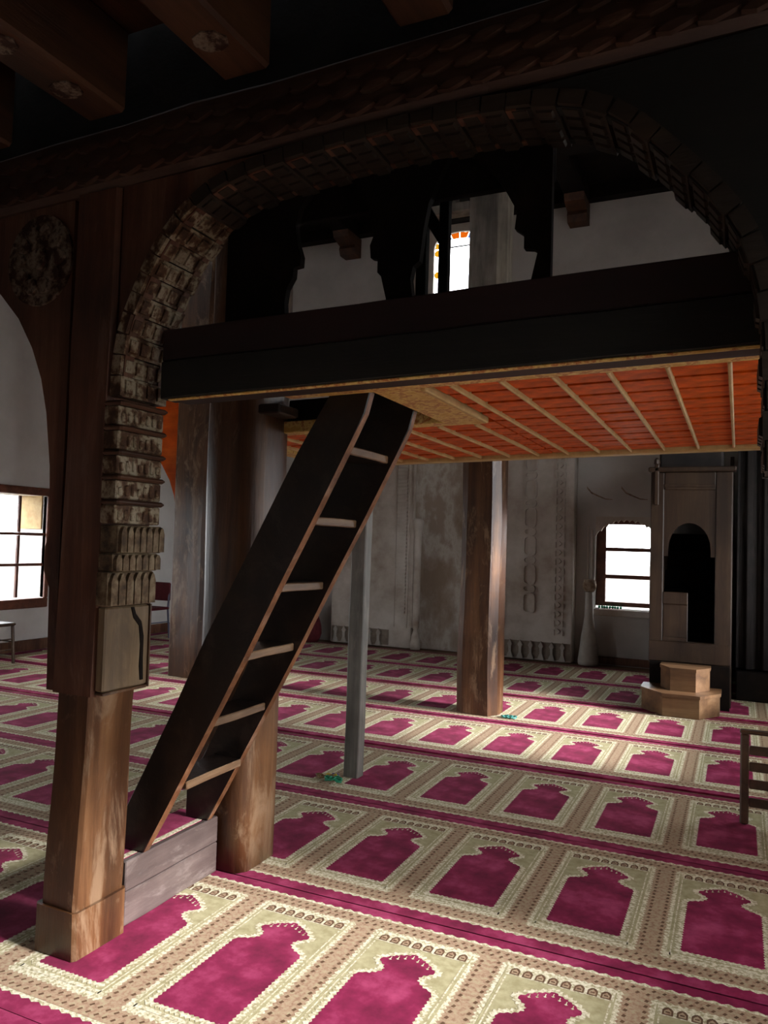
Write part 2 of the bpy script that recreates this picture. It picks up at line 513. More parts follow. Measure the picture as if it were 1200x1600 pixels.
# ---- window 2: low window in the back wall, scalloped plaster head
def window_low():
    x0, x1, z0, z1 = .48, 1.26, .72, 1.93
    y = YB + .12
    bm = B()
    box(bm, x0, x0 + .12, y, y + .06, z0 + .03, z1, .006)
    box(bm, x1 - .07, x1, y, y + .06, z0 + .03, z1, .006)
    box(bm, x0 + .12, x1 - .07, y, y + .06, z0 + .03, z0 + .09, .006)
    box(bm, x0 + .12, x1 - .07, y, y + .06, z1 - .1, z1, .006)
    fr = struct(obj('window_2', bm, 'window_wood'))
    zs = [z0 + .09, 1.14, 1.5, z1 - .1]
    for z in zs[1:3]:
        bm = B(); box(bm, x0 + .12, x1 - .07, y + .012, y + .05, z - .026, z + .026, .004); obj('glazing_bar', bm, 'window_wood', fr)
    for c, d in zip(zs, zs[1:]):
        bm = B(); box(bm, x0 + .12, x1 - .07, y + .03, y + .034, c + .026, d - .026); obj('pane', bm, 'glass', fr)
    # scalloped plaster arch in front of the frame head
    bm = B()
    cx, hw = (x0 + x1) / 2, (x1 - x0) / 2
    pts = [(x1, z1 + .0), (x0, z1 + .0), (x0, 1.66)]
    n = 11
    for k in range(n):
        for q in range(4):
            t = (k + q / 4) / n
            xx = x0 + t * (x1 - x0)
            arch = 1.66 + .2 * (1 - abs(2 * t - 1) ** 2.4)
            pts.append((xx, arch + .03 * math.sin(math.pi * q / 4)))
    pts.append((x1, 1.66))
    prism(bm, pts, YB + .06, 'y', YB + .005)
    obj('scalloped_head', bm, 'plaster_low', fr)
    bm = B(); box(bm, x0 - .03, x1 + .04, YB - .06, YB + .12, z0 - .09, z0 + .0, .01); obj('sill', bm, 'plaster_low', fr)
    # moulding around the opening
    bm = B()
    for i in range(2):
        o = .03 + .05 * i
        box(bm, x0 - o - .02, x0 - o, YB - .02, YB - .001, z0, 1.72 + o, .004)
    obj('moulding', bm, 'plaster_low', fr)
    return fr


window_low()


# ---- window 3: stained glass high in the back wall
def window_stained():
    x0, x1, z0, z1 = -1.95, -1.12, 5.16, 6.12
    y = YB + .012
    cx, hw = (x0 + x1) / 2, (x1 - x0) / 2
    zs_ = 5.84
    def A(t, o):
        return (cx - (hw - o) * math.cos(t), zs_ + (.25 - o) * math.sin(t) ** .85)
    bm = B()
    N = 16
    for k in range(N):
        p, q = A(math.pi * k / N, .025), A(math.pi * (k + 1) / N, .025)
        xa = -2.24 if k == 0 else p[0]
        xb = x1 if k == N - 1 else q[0]
        prism(bm, [p, q, (xb, 6.33), (xa, 6.33)] + ([(-2.24, zs_)] if k == 0 else []), y + .05, 'y', y)
    for xa, xb in ((-2.24, x0 + .025), (x1 - .025, x1)):
        box(bm, xa, xb, y, y + .05, z0, zs_)
    box(bm, x0 + .025, x1 - .025, y, y + .05, z0, z0 + .025)
    fr = struct(obj('window_3', bm, 'plaster_low'))
    g = y + .02
    cols = ['glass', 'glass', 'glass_yellow', 'glass', 'glass', 'glass_yellow']
    for s in (0, 1):
        for k in range(6):
            xa = x0 + .035 if s == 0 else x1 - .125
            za = z0 + .035 + k * .107
            c = .025
            bm = B()
            prism(bm, [(xa + c, za), (xa + .09 - c, za), (xa + .09, za + c), (xa + .09, za + .097 - c), (xa + .09 - c, za + .097), (xa + c, za + .097), (xa, za + .097 - c), (xa, za + c)], g + .005, 'y', g)
            obj('stained_pane', bm, cols[k] if s == 0 else 'glass_blue', fr)
    for k in range(8):
        t0, t1 = math.pi * (k + .05) / 8, math.pi * (k + .95) / 8
        p, q, r, t = A(t0, .035), A(t1, .035), A(t1, .12), A(t0, .12)
        bm = B(); prism(bm, [p, q, r, t], g + .005, 'y', g)
        obj('stained_pane', bm, ['glass_yellow', 'glass_blue', 'glass_blue', 'glass_orange', 'glass_orange', 'glass_blue', 'glass_blue', 'glass_yellow'][k], fr)
    bm = B(); box(bm, x0 + .14, x1 - .14, g, g + .005, z0 + .03, zs_); obj('clear_pane', bm, 'glass', fr)
    bm = B(); prism(bm, [(x0 + .16, zs_ + .016), (x1 - .16, zs_ + .016), (cx, zs_ + .125)], g + .005, 'y', g); obj('clear_pane', bm, 'glass', fr)
    bm = B()
    for xx in (x0 + .132, x1 - .132):
        box(bm, xx - .007, xx + .007, y + .01, y + .035, z0 + .03, zs_)
    box(bm, x0 + .14, x1 - .14, y + .01, y + .035, zs_ + .002, zs_ + .014)
    obj('lead_strip', bm, 'black_wood', fr)


window_stained()

# ---- stained cracks above the low window
bm = B()
for ox, oz in ((.36, 2.3), (.8, 2.3)):
    P = [(ox, oz), (ox + .06, oz - .07), (ox + .15, oz - .11), (ox + .24, oz - .145), (ox + .33, oz - .15)]
    up = [(a, b + .02 * (1.6 - i * .3)) for i, (a, b) in enumerate(P)]
    prism(bm, P + up[::-1], YB - .004, 'y', YB - .0005)
c = struct(obj('trim_1', bm, 'stain'))


# ================================================================== CARPETS
U0, U1, PITCH = -6.0 + .035, XW - .02, .5063


def ribbon_poly(bm, pts, z, mi):
    vs = [bm.verts.new((p[0], p[1], z)) for p in pts]
    f = bm.faces.new(vs)
    f.material_index = mi


def serrate(pts, pitch, amp, closed=True):
    out = []
    n = len(pts)
    for i in range(n if closed else n - 1):
        a, b = Vector(pts[i]), Vector(pts[(i + 1) % n])
        d = b - a
        L = d.length
        if L < 1e-6:
            continue
        nrm = Vector((d.y, -d.x)) / L
        k = max(1, int(round(L / pitch)))
        for q in range(k):
            out.append(a + d * (q / k))
            out.append(a + d * ((q + .5) / k) + nrm * amp)
    return [(p.x, p.y) for p in out]


def rect(a, b, c, d):
    return [(a, c), (b, c), (b, d), (a, d)]


FIELD = [(0, 0), (.28, 0), (.28, .445), (.262, .462), (.24, .470), (.222, .484), (.206, .502), (.204, .522), (.214, .542), (.232, .556), (.244, .575),
         (.226, .592), (.206, .612), (.178, .63), (.155, .640), (.14, .653), (.125, .640), (.102, .63), (.074, .612), (.054, .592), (.036, .575), (.048, .556),
         (.066, .542), (.076, .522), (.074, .502), (.058, .484), (.04, .470), (.018, .462), (0, .445)]


def offset_poly(pts, d):
    n = len(pts)
    out = []
    for i in range(n):
        a, b, c = Vector(pts[i - 1]), Vector(pts[i]), Vector(pts[(i + 1) % n])
        n1 = Vector(((b - a).y, -(b - a).x)).normalized()
        n2 = Vector(((c - b).y, -(c - b).x)).normalized()
        m = (n1 + n2)
        m.normalize()
        s = d / max(.55, m.dot(n1))
        out.append(tuple(b + m * s))
    return out


FIELD_OUT = serrate(offset_poly(FIELD, .018), .02, .011)
FIELD_IN = serrate(FIELD, .02, .006)


def carpet_mesh():
    bm = B()
    RED, OLV, CRM, TAN, DRK = range(5)
    box(bm, U0, U1, -.243, .915, -.012, 0, 0, RED)
    e = .0005
    # cream long band with serrated edges, then tan
    for v0, v1, s in ((-.178, .86, 1),):
        k = int((U1 - U0) / .022)
        lo = []
        hi = []
        for q in range(k + 1):
            x = U0 + (U1 - U0) * q / k
            lo.append((x, v0 + (.011 if q % 2 else 0)))
            hi.append((x, v1 - (.011 if q % 2 else 0)))
        for q in range(k):
            ribbon_poly(bm, [lo[q], lo[q + 1], hi[q + 1], hi[q]], e, CRM)
    ribbon_poly(bm, rect(U0, U1, -.156, .838), 2 * e, TAN)
    c0, c1 = int(math.floor((U0 + .1) / PITCH)) - 0, int((U1) / PITCH)
    # dots along the long borders
    k = int((U1 - U0) / .034)
    for q in range(k):
        x = U0 + .02 + q * .034
        for v, o in ((-.10, 0), (-.134, .017), (.79, 0), (.818, .017)):
            a = .0085
            xx = x + o
            if xx + a > U1:
                continue
            ribbon_poly(bm, [(xx - a, v - .004), (xx, v - .009), (xx + a, v + .004), (xx, v + .009)], 3 * e, DRK)
    for c in range(c0, c1 + 1):
        ox = c * PITCH
        def sh(p):
            return [(min(max(a + ox, U0), U1), b) for a, b in p]
        if ox + .345 <= U0 + .02 or ox - .065 >= U1 - .02:
            continue
        ribbon_poly(bm, sh(serrate(rect(-.063, .343, -.076, .766), .022, .009)), 3 * e, CRM)
        ribbon_poly(bm, sh(rect(-.05, .33, -.05, .75)), 4 * e, OLV)
        for a, b in ((-.040, -.034), (.314, .320)):
            ribbon_poly(bm, sh(rect(a, b, -.05, .68)), 5 * e, CRM)
        ribbon_poly(bm, sh(rect(-.05, .33, -.05, -.032)), 5 * e, CRM)
        # row of little arches
        ribbon_poly(bm, sh(rect(-.045, .325, .69, .75)), 5 * e, CRM)
        for q in range(8):
            xx = -.03 + q * .0445
            ribbon_poly(bm, sh([(xx, .695), (xx + .034, .695), (xx + .034, .725), (xx + .026, .738), (xx + .017, .742), (xx + .008, .738), (xx, .725)]), 6 * e, DRK)
            ribbon_poly(bm, sh([(xx + .006, .70), (xx + .028, .70), (xx + .028, .718), (xx + .017, .733), (xx + .006, .718)]), 7 * e, TAN)
            ribbon_poly(bm, sh([(xx + .010, .708), (xx + .024, .708), (xx + .024, .716), (xx + .010, .716)]), 8 * e, DRK)
        ribbon_poly(bm, sh(FIELD_OUT), 6 * e, CRM)
        ribbon_poly(bm, sh(FIELD_IN), 7 * e, RED)
        # pendants in the crown
        for k2 in (-3, -2, -1, 0, 1, 2, 3):
            px_ = .14 + k2 * .024
            pz = .628 - abs(k2) * .013
            ribbon_poly(bm, sh([(px_ - .006, pz - .004), (px_, pz - .009), (px_ + .006, pz - .004), (px_ + .0015, pz), (px_ + .0015, pz + .014), (px_ - .0015, pz + .014), (px_ - .0015, pz)]), 8 * e, CRM)
        # dots along the vertical strips
        for q in range(24):
            v = -.05 + q * .034
            for uu, o in ((.366, 0), (.424, .017)):
                if uu + ox + .01 > U1 or uu + ox - .01 < U0:
                    continue
                a = .008
                ribbon_poly(bm, sh([(uu - a, v + o - .006), (uu + a * .4, v + o - .009), (uu + a, v + o + .004), (uu - a * .3, v + o + .009)]), 3 * e, DRK)
    me = bpy.data.meshes.new('carpet_strip')
    bmesh.ops.recalc_face_normals(bm, faces=[f for f in bm.faces if len(f.verts) == 4 and abs(f.normal.z) < .5])
    for f in bm.faces:
        if f.calc_center_median().z >= 0 and f.normal.z < 0:
            f.normal_flip()
    bm.to_mesh(me)
    bm.free()
    for m in ('pile_red', 'pile_olive', 'pile_cream', 'pile_tan', 'pile_dark'):
        me.materials.append(M[m])
    return me


CARPET = carpet_mesh()
ROWS = [(-2.312, 'crimson and beige prayer carpet strip nearest the camera, running under the photograph bottom edge'),
        (-1.151, 'crimson and beige prayer carpet strip in front of the wooden step board'),
        (0.0, 'crimson and beige prayer carpet strip passing right behind the round log pillar'),
        (1.151, 'crimson and beige prayer carpet strip under the thin square prop'),
        (2.369, 'crimson and beige prayer carpet strip ending at the foot of the free-standing middle pillar'),
        (3.563, 'crimson and beige prayer carpet strip meeting the octagonal pulpit steps'),
        (4.81, 'crimson and beige prayer carpet strip second from the carved niche wall'),
        (6.0, 'crimson and beige prayer carpet strip farthest back, along the carved niche wall')]
for i, (y, lab) in enumerate(ROWS):
    o = bpy.data.objects.new('prayer_carpet', CARPET)
    COL.objects.link(o)
    o.location = (0, y, 0)
    tag(o, lab, 'carpet', 'prayer carpet strips laid in rows')

# ================================================================== FRONT ARCADE

def zs(x, z):
    return z + SL * (x - 1)


# long carved beam
bm = B()
box(bm, XL + .01, XW - .01, -1.13, -.86, 2.775, 3.0, .02, tilt=SL, tx=1, jit=.01, cuts=30, axis=0)
BEAM = obj('carved_beam', bm, 'beam_wood')
tag(BEAM, 'long dark ceiling beam with carved wavy leaves, crossing above the arch', 'beam')
BEAM.location = (0, 0, 0)
bm = B()
k = 0
for r in range(3):
    for q in range(44):
        x = -1.6 + q * .1 + (.05 if r % 2 else 0)
        z = 2.8 + r * .06 + SL * (x - 1)
        pts = [(x, z), (x + .03, z + .022), (x + .075, z + .028), (x + .1, z + .018), (x + .07, z + .006), (x + .035, z - .006)]
        prism(bm, pts, -1.148, 'y', -1.128)
lv = obj('carved_leaves', bm, 'beam_wood', BEAM)
lv['kind'] = 'stuff'

# pillar P1
P1 = thing('carved_pillar', 'thick carved brown wooden pillar in the left foreground with stepped bracket', 'pillar', (.03, -1.0, ZF))
bm = B()
rough_post(bm, -.085, .115, -1.11, -.855, ZF, .17, .012, 3, (.0, 0), .008, 3)
obj('foot_block', bm, 'orange_log', P1)
bm = B()
rough_post(bm, -.065, .1, -1.1, -.865, .17, .95, .012, 9, (.03, 0), .01, 10)
obj('shaft', bm, 'orange_log', P1)
bm = B()
rough_post(bm, -.045, .165, -1.12, -.87, .93, 2.745, .015, 15, (.02, 0), .008, 16)
obj('upper_shaft', bm, 'red_wood', P1)
# left jamb strip with chamfered nick and left spandrel of the next arch
bm = B()
jl = [(-.05, .93), (-.085, .93), (-.095, 1.3), (-.125, 1.36), (-.125, 1.45), (-.105, 1.5), (-.12, 1.75), (-.15, 1.95), (-.185, 2.08), (-.24, 2.2), (-.32, 2.32), (-.43, 2.43), (-.6, 2.52), (-.8, 2.57), (-1.0, 2.6), (-1.2, 2.59),
      (-1.2, 2.705), (-.05, 2.742)]
prism(bm, jl, -1.06, 'y', -1.10)
obj('left_spandrel', bm, 'red_wood', P1)
bm = B()
prism(bm, [(-.048, .96), (-.08, .96), (-.09, 1.3), (-.11, 1.9), (-.2, 2.15), (-.048, 2.2)], -.9, 'y', -1.055)
obj('left_jamb', bm, 'red_wood', P1)
# rosette on the left spandrel
bm = B()
cx, cz = -.21, 2.53
R_ = .165
ring = [(cx + R_ * math.cos(2 * math.pi * q / 28), cz + R_ * 1.05 * math.sin(2 * math.pi * q / 28)) for q in range(28)]
prism(bm, ring, -1.10, 'y', -1.112)
for q in range(10):
    t = 2 * math.pi * q / 10
    c2 = (cx + .1 * math.cos(t), cz + .105 * math.sin(t))
    pts = [(c2[0] + .03 * math.cos(t + s) * (1.3 if s in (0, 180) else 1), c2[1] + .03 * math.sin(t + s)) for s in [2 * math.pi * v / 8 for v in range(8)]]
    prism(bm, pts, -1.111, 'y', -1.122)
hub = [(cx + .04 * math.cos(2 * math.pi * q / 12), cz + .04 * math.sin(2 * math.pi * q / 12)) for q in range(12)]
prism(bm, hub, -1.111, 'y', -1.126)
obj('rosette', bm, 'rosette_paint', P1)

# plain carved panel and stepped tiers on the inner (right) side
bm = B()
box(bm, .165, .205, -1.12, -.9, .95, 1.245, .006)
obj('bracket_panel', bm, 'pale_wood', P1)
bm = B()
cr = [(-1.0, 1.24), (-.985, 1.2), (-.955, 1.17), (-.945, 1.1), (-.947, 1.02), (-.94, .97), (-.925, .97), (-.93, 1.05), (-.93, 1.13), (-.945, 1.185), (-.975, 1.215), (-.985, 1.24)]
prism(bm, cr, .209, 'x', .2)
obj('moulding', bm, 'black_wood', P1)
bm = B()
box(bm, .165, .208, -.899, -.892, .94, 1.247); box(bm, .165, .208, -1.12, -.9, .938, .949, .003)
obj('panel_edge', bm, 'old_wood', P1)


def fluted(bm, x0, x1, y0, y1, z0, z1, nf, depth):
    box(bm, x0, x1, y0, y1, z0, z1, .004)
    wv = (y1 - y0) / nf
    for q in range(nf):
        yc = y0 + wv * (q + .5)
        pts = [(yc - wv * .42, z0 + .004), (yc + wv * .42, z0 + .004), (yc + wv * .42, z1 - (z1 - z0) * .3), (yc + wv * .2, z1 - (z1 - z0) * .1), (yc, z1 - .004), (yc - wv * .2, z1 - (z1 - z0) * .1), (yc - wv * .42, z1 - (z1 - z0) * .3)]
        prism(bm, pts, x1 + depth, 'x', x1 - .002)


# muqarnas tiers
for (x1, y0, y1, z0, z1, nf) in ((.222, -1.135, -.905, 1.25, 1.37, 6), (.236, -1.13, -.9, 1.372, 1.435, 7), (.25, -1.125, -.9, 1.437, 1.535, 7)):
    bm = B(); fluted(bm, .165, x1, y0, y1, z0, z1, nf, .014); obj('cornice_tier', bm, 'aged_carving', P1)
# upper jamb tiers
z = 1.54
tier_n = 0
while z < 1.93:
    h = .085
    bm = B()
    box(bm, .165, .236, -1.13, -.9, z, z + h * .78, .004, 0)
    for q in range(7):
        yc = -1.12 + q * .031
        hh = h * (.5 + .18 * ((q * 7 + tier_n * 3) % 3) / 2)
        box(bm, .234, .244, yc, yc + .019, z + .01, z + hh, .004, 0)
    box(bm, .165, .254, -1.136, -.894, z + h * .79, z + h, .007, 1)
    obj('cornice_tier', bm, ['flaked_paint', 'old_wood_y'], P1)
    tier_n += 1
    z += h + .002
# the arch: curved tiers from the jamb over to the right
ACX, AZ0, AA, AB = 1.29, 1.97, .965, .86


ARCH_PTS = [(.222, 1.99), (.224, 2.09), (.237, 2.19), (.257, 2.255), (.288, 2.32), (.353, 2.448), (.431, 2.55), (.51, 2.615), (.588, 2.66), (.677, 2.69), (.765, 2.705),
            (1.0, 2.728), (1.29, 2.742), (1.55, 2.735), (1.7, 2.72), (1.792, 2.7), (1.894, 2.65), (1.96, 2.59), (2.025, 2.52), (2.095, 2.442), (2.133, 2.394), (2.171, 2.339),
            (2.208, 2.269), (2.23, 2.202), (2.245, 2.136), (2.253, 2.07), (2.26, 1.95), (2.262, 1.7)]


def arch_pt(t):
    f = t / math.pi * (len(ARCH_PTS) - 1)
    i = min(int(f), len(ARCH_PTS) - 2)
    return Vector(ARCH_PTS[i]).lerp(Vector(ARCH_PTS[i + 1]), f - i)


ARCH = thing('timber_arch', 'wide dark timber arch with ribbed carved underside spanning from the left pillar', 'arch', (ACX, -1.0, 2.4))
# spandrel boards (front and back faces), left half and right half as boards
for side in (0, 1):
    bm = B()
    ts = [i / 24 * math.pi / 2 + side * math.pi / 2 for i in range(25)]
    pts = [tuple(arch_pt(t)) for t in ts]
    if side == 0:
        poly = [(.19, 2.748), (.19, 1.99)] + pts + [(pts[-1][0], zs(ACX, 2.772))]
    else:
        poly = [(pts[0][0], zs(ACX, 2.772))] + pts + [(2.62, 1.7), (2.62, zs(2.62, 2.772))]
    prism(bm, poly, -1.06, 'y', -1.105)
    obj('spandrel_board', bm, 'red_wood' if side == 0 else 'dark_beam', ARCH)  # right half in darker wood, shade put into its colour
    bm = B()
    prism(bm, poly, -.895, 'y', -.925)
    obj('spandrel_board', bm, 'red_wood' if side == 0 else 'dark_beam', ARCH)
NT = 44
pts = []
# equal arc-length samples
samp = [arch_pt(math.pi * i / 800) for i in range(801)]
L = [0]
for a, b in zip(samp, samp[1:]):
    L.append(L[-1] + (b - a).length)
tot = L[-1]
def at_len(s):
    for i in range(800):
        if L[i + 1] >= s:
            f = (s - L[i]) / max(1e-9, L[i + 1] - L[i])
            return samp[i].lerp(samp[i + 1], f)
    return samp[-1]
for k in range(NT):
    s0, s1 = tot * k / NT + .002, tot * (k + 1) / NT - .002
    a, b = at_len(s0), at_len(s1)
    d = (b - a).normalized()
    nrm = Vector((-d.y, d.x))        # outward
    if nrm.dot(a - Vector((ACX, AZ0))) < 0:
        nrm = -nrm
    ins = -.005 if k % 2 else .004
    mid = (a + b) / 2
    if mid.y < 2.02 and mid.x < 1:
        continue
    q = [a - nrm * ins, b - nrm * ins, b + nrm * .045, a + nrm * .045]
    if max(p.y - zs(p.x, 2.772) for p in q) > 0:
        q = [Vector((p.x, min(p.y, zs(p.x, 2.77)))) for p in q]
    bm = B()
    prism(bm, [tuple(p) for p in q], -.88, 'y', -1.12)
    for j in range(4):
        y = -1.1 + j * .055
        aa, bb = a.lerp(b, .2) - nrm * (ins + .008), a.lerp(b, .8) - nrm * (ins + .008)
        cc, dd = b.lerp(a, .1) - nrm * (ins - .004), a.lerp(b, .1) - nrm * (ins - .004)
        prism(bm, [tuple(aa), tuple(bb), tuple(cc), tuple(dd)], y + .036, 'y', y)
    obj('arch_tier', bm, 'flaked_paint' if k < 10 else 'shaded_arch_wood', ARCH)  # tiers past the jamb take the wood with shade in its colour

# ================================================================== LOW PLATFORM under the ladder
PL = thing('low_platform', 'low boxed step with worn grey board front and carpet top between the two left pillars', 'platform', (0, -.55, ZF))
bm = B(); box(bm, .06, .088, -.84, -.262, ZF, .135, .004, jit=.003, cuts=5, axis=1); obj('riser_board', bm, 'grey_wood', PL)
bm = B(); box(bm, .06, .088, -.84, -.262, .138, .2505, .004, jit=.003, cuts=5, axis=1); obj('riser_board', bm, 'grey_wood', PL)
bm = B(); box(bm, -.12, .058, -.84, -.262, ZF, .235); obj('core', bm, 'old_wood_y', PL)
bm = B()
box(bm, -.12, .058, -.84, -.262, .236, .25, .004, 0)
box(bm, .03, .056, -.84, -.262, .2502, .2512, 0, 1)
obj('carpet_top', bm, ['pile_red', 'pile_cream'], PL)

# ================================================================== P2 log pillar
P2 = thing('log_pillar', 'stout rounded log pillar standing directly behind the ladder, orange lit side', 'pillar', (.06, -.1, ZF))
bm = B()
secs = []
for k in range(25):
    t = k / 24
    z = ZF + t * 5.9
    ring = []
    for q in range(20):
        a = 2 * math.pi * q / 20
        # rounded square
        n = 6
        r = 1 / ((abs(math.cos(a)) ** n + abs(math.sin(a)) ** n) ** (1 / n))
        rr = .155 * r * (1 + .05 * noise.noise(Vector((math.cos(a) * 1.5, math.sin(a) * 1.5, z * 1.3))))
        ring.append((.062 + .0 * t + rr * math.cos(a), -.095 + rr * math.sin(a) * .98, z))
    secs.append(ring)
loft(bm, secs)
obj('shaft', bm, 'orange_log', P2, True)
bm = B(); box(bm, .1, .31, -.22, -.05, 2.075, 2.12, .006); obj('bracket_block', bm, 'old_wood_x', P2)

# ================================================================== LADDER
LAD = thing('steep_ladder', 'steep dark wooden ladder stair with six plank treads leading up to the gallery hatch', 'ladder', (.1, -.52, .252))


def stringer(y0, y1, wide=0.0):
    # side outline in x,z with a vertical cut at the foot
    out = [(-.035, .252), (.085, .252), (.16, .385), (.40, .82), (.53, 1.06), (.67, 1.33), (.81, 1.59), (.94, 1.84), (1.0, 1.955), (1.02, 2.03), (1.022, 2.28), (.99, 2.28), (.86, 2.03), (.73, 1.82), (.51, 1.41), (.35, 1.12), (.21, .83), (-.035, .37)]
    out = [(p[0] - (wide if i > 10 and i < 15 else 0), p[1]) for i, p in enumerate(out)]
    bm = B()
    fs = prism(bm, out, y1, 'y', y0)
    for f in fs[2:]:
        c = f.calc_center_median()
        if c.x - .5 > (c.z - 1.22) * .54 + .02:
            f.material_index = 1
    bmesh.ops.bevel(bm, geom=[e for e in bm.edges if abs((e.verts[0].co - e.verts[1].co).y) < 1e-4], offset=.004, segments=1, affect='EDGES')
    return bm


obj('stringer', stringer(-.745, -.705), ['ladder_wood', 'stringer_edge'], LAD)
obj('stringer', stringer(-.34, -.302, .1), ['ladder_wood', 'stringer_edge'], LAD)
for x, z in ((.26, .53), (.375, .785), (.505, 1.05), (.64, 1.315), (.785, 1.575), (.92, 1.835)):
    bm = B()
    box(bm, x - .155, x - .006, -.705, -.34, z - .016, z + .016, .004, jit=.004, cuts=4, axis=1)
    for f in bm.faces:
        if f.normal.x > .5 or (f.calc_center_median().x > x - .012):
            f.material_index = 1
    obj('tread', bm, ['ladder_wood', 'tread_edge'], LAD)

# ================================================================== GALLERY
GAL = thing('timber_gallery', 'dark timber gallery with red coffered orange underside and maroon parapet', 'gallery', (1.3, .2, 2.05))
GS, GX = .022, 1.0
GZ = 2.045
gx0, gx1 = -.25, 3.58


def gbox(name, mat, *a, bev=.004, parent=GAL, **k):
    bm = B()
    box(bm, *a, bev, tilt=GS, tx=GX, **k)
    return obj(name, bm, mat, parent)


gbox('front_beam', 'dark_beam', .29, gx1, -.99, -.9, 2.015, 2.15, jit=.004, cuts=24, axis=0)
gbox('parapet_board', 'maroon', .29, gx1, -.985, -.93, 2.152, 2.268, jit=.003, cuts=24, axis=0)
gbox('edge_trim', 'ochre', .32, gx1, -.985, -.965, 2.006, 2.0148)
gbox('groove_strip', 'maroon', .32, gx1, -.963, -.862, 2.012, 2.0148)
# ceiling border
gbox('ceiling_border', 'ochre', .7, gx1, -.862, -.752, GZ - .02, GZ + .04)
gbox('ceiling_border', 'ochre', 1.03, 1.21, -.75, -.032, GZ - .018, GZ + .04)
gbox('ceiling_border', 'ochre_plain', 1.2125, 1.232, -.75, -.03, GZ - .028, GZ + .04)
gbox('ceiling_border', 'ochre', -.06, 1.21, -.03, .055, GZ - .016, GZ + .04)
gbox('ceiling_border', 'ochre', gx0, -.13, .1, 1.25, GZ - .02, GZ + .04)
gbox('back_edge', 'ochre_plain', gx0, gx1, 1.25, 1.33, GZ - .03, GZ + .16)
gbox('hatch_frame', 'black_wood', .24, 1.02, -.028, -.008, GZ + .042, GZ + .14)
gbox('hatch_frame', 'black_wood', 1.035, 1.06, -.86, -.06, GZ + .042, GZ + .1)
gbox('floor_deck', 'black_wood', 1.07, gx1, -.86, 1.3, GZ + .062, GZ + .1)
gbox('floor_deck', 'black_wood', .235, 1.06, .0, 1.3, GZ + .062, GZ + .1)
gbox('floor_deck', 'black_wood', gx0, .232, .09, 1.3, GZ + .062, GZ + .1)
# coffered panels
xs = [1.234, 1.318]
while xs[-1] < gx1 - .1:
    xs.append(xs[-1] + .172)
xl = [1.318]
while xl[-1] > -.1:
    xl.append(xl[-1] - .172)
xl = sorted(xl)[1:-1] + [1.234]
ysr = [-.75 + .2 * i for i in range(11)]
panel_me = None


def panel(xa, xb, ya, yb):
    global panel_me
    if panel_me is None:
        bm = B()
        box(bm, -.5, .5, -.5, .5, -.012, .04, 0)
        me = bpy.data.meshes.new('panel')
        bm.to_mesh(me); bm.free()
        me.materials.append(M['orange_paint'])
        panel_me = me
    o = bpy.data.objects.new('panel', panel_me)
    COL.objects.link(o)
    o.parent = GAL
    o.matrix_parent_inverse = GAL.matrix_basis.inverted()
    xm = (xa + xb) / 2
    o.location = (xm, (ya + yb) / 2, GZ + .006 + GS * (xm - GX) + random.uniform(-.002, .002))
    o.scale = (xb - xa - .012, yb - ya - .03, 1)
    o.rotation_euler = (random.uniform(-.01, .01), -math.atan(GS), 0)


def batten(x, ya, yb):
    bm = B()
    box(bm, x - .0065, x + .0065, ya, yb, GZ - .022, GZ + .05, .004, tilt=GS, tx=GX)
    obj('batten', bm, 'ochre_plain', GAL)


for a, b in zip(xs, xs[1:]):
    for c, d in zip(ysr, ysr[1:]):
        if d > 1.26:
            continue
        panel(a, b, c, d)
for a, b in zip(xl, xl[1:]):
    for c, d in zip([.06 + .2 * i for i in range(6)], [.26 + .2 * i for i in range(6)]):
        if d > 1.27:
            d = 1.25
        panel(a, b, c, d)
for x in xs[1:]:
    batten(x, -.748, 1.249)
for x in xl[:-1]:
    batten(x, .058, 1.249)
for y in ysr[1:-1]:
    bm = B()
    box(bm, 1.234, gx1, y - .02, y + .02, GZ + .02, GZ + .05, .002, tilt=GS, tx=GX)
    obj('cross_batten', bm, 'black_wood', GAL)

# profile-cut boards standing on the parapet (silhouettes)
def zg(x, z):
    return z + GS * (x - GX)


SCREEN = thing('cutout_screen', 'black silhouette screen of cusped openings standing on the gallery parapet', 'screen', (1.2, -.88, 2.27))
half_l = [(.5, 2.26), (.755, 2.265), (.75, 2.33), (.757, 2.38), (.782, 2.42), (.784, 2.452), (.81, 2.455), (.812, 2.49), (.795, 2.54), (.785, 2.6), (.8, 2.66), (.86, 2.73), (.5, 2.73)]
mid = [(1.15, 2.274), (1.135, 2.33), (1.122, 2.38), (1.108, 2.395), (1.108, 2.44), (1.082, 2.447), (1.078, 2.49), (1.09, 2.52), (1.085, 2.58), (1.05, 2.66), (.98, 2.75),
       (1.36, 2.76), (1.32, 2.68), (1.285, 2.6), (1.27, 2.52), (1.262, 2.45), (1.258, 2.415), (1.236, 2.4), (1.228, 2.36), (1.24, 2.276)]
right = [(1.62, 2.284), (1.645, 2.395), (1.63, 2.405), (1.602, 2.41), (1.602, 2.452), (1.572, 2.475), (1.578, 2.53), (1.54, 2.6), (1.5, 2.66), (1.4, 2.76), (1.685, 2.77), (1.685, 2.285)]
for nm, pl in (('profile_board', half_l), ('profile_board', mid), ('profile_board', right)):
    bm = B(); prism(bm, pl, -.872, 'y', -.9); obj(nm, bm, 'black_wood', SCREEN)
bm = B(); box(bm, .5, 1.685, -.87, -.845, 2.62, 2.79, .004); obj('head_rail', bm, 'black_wood', SCREEN)
bm = B(); box(bm, .5, 1.69, -.905, -.868, 2.235, 2.262, 0, tilt=GS, tx=GX); obj('foot_rail', bm, 'black_wood', SCREEN)

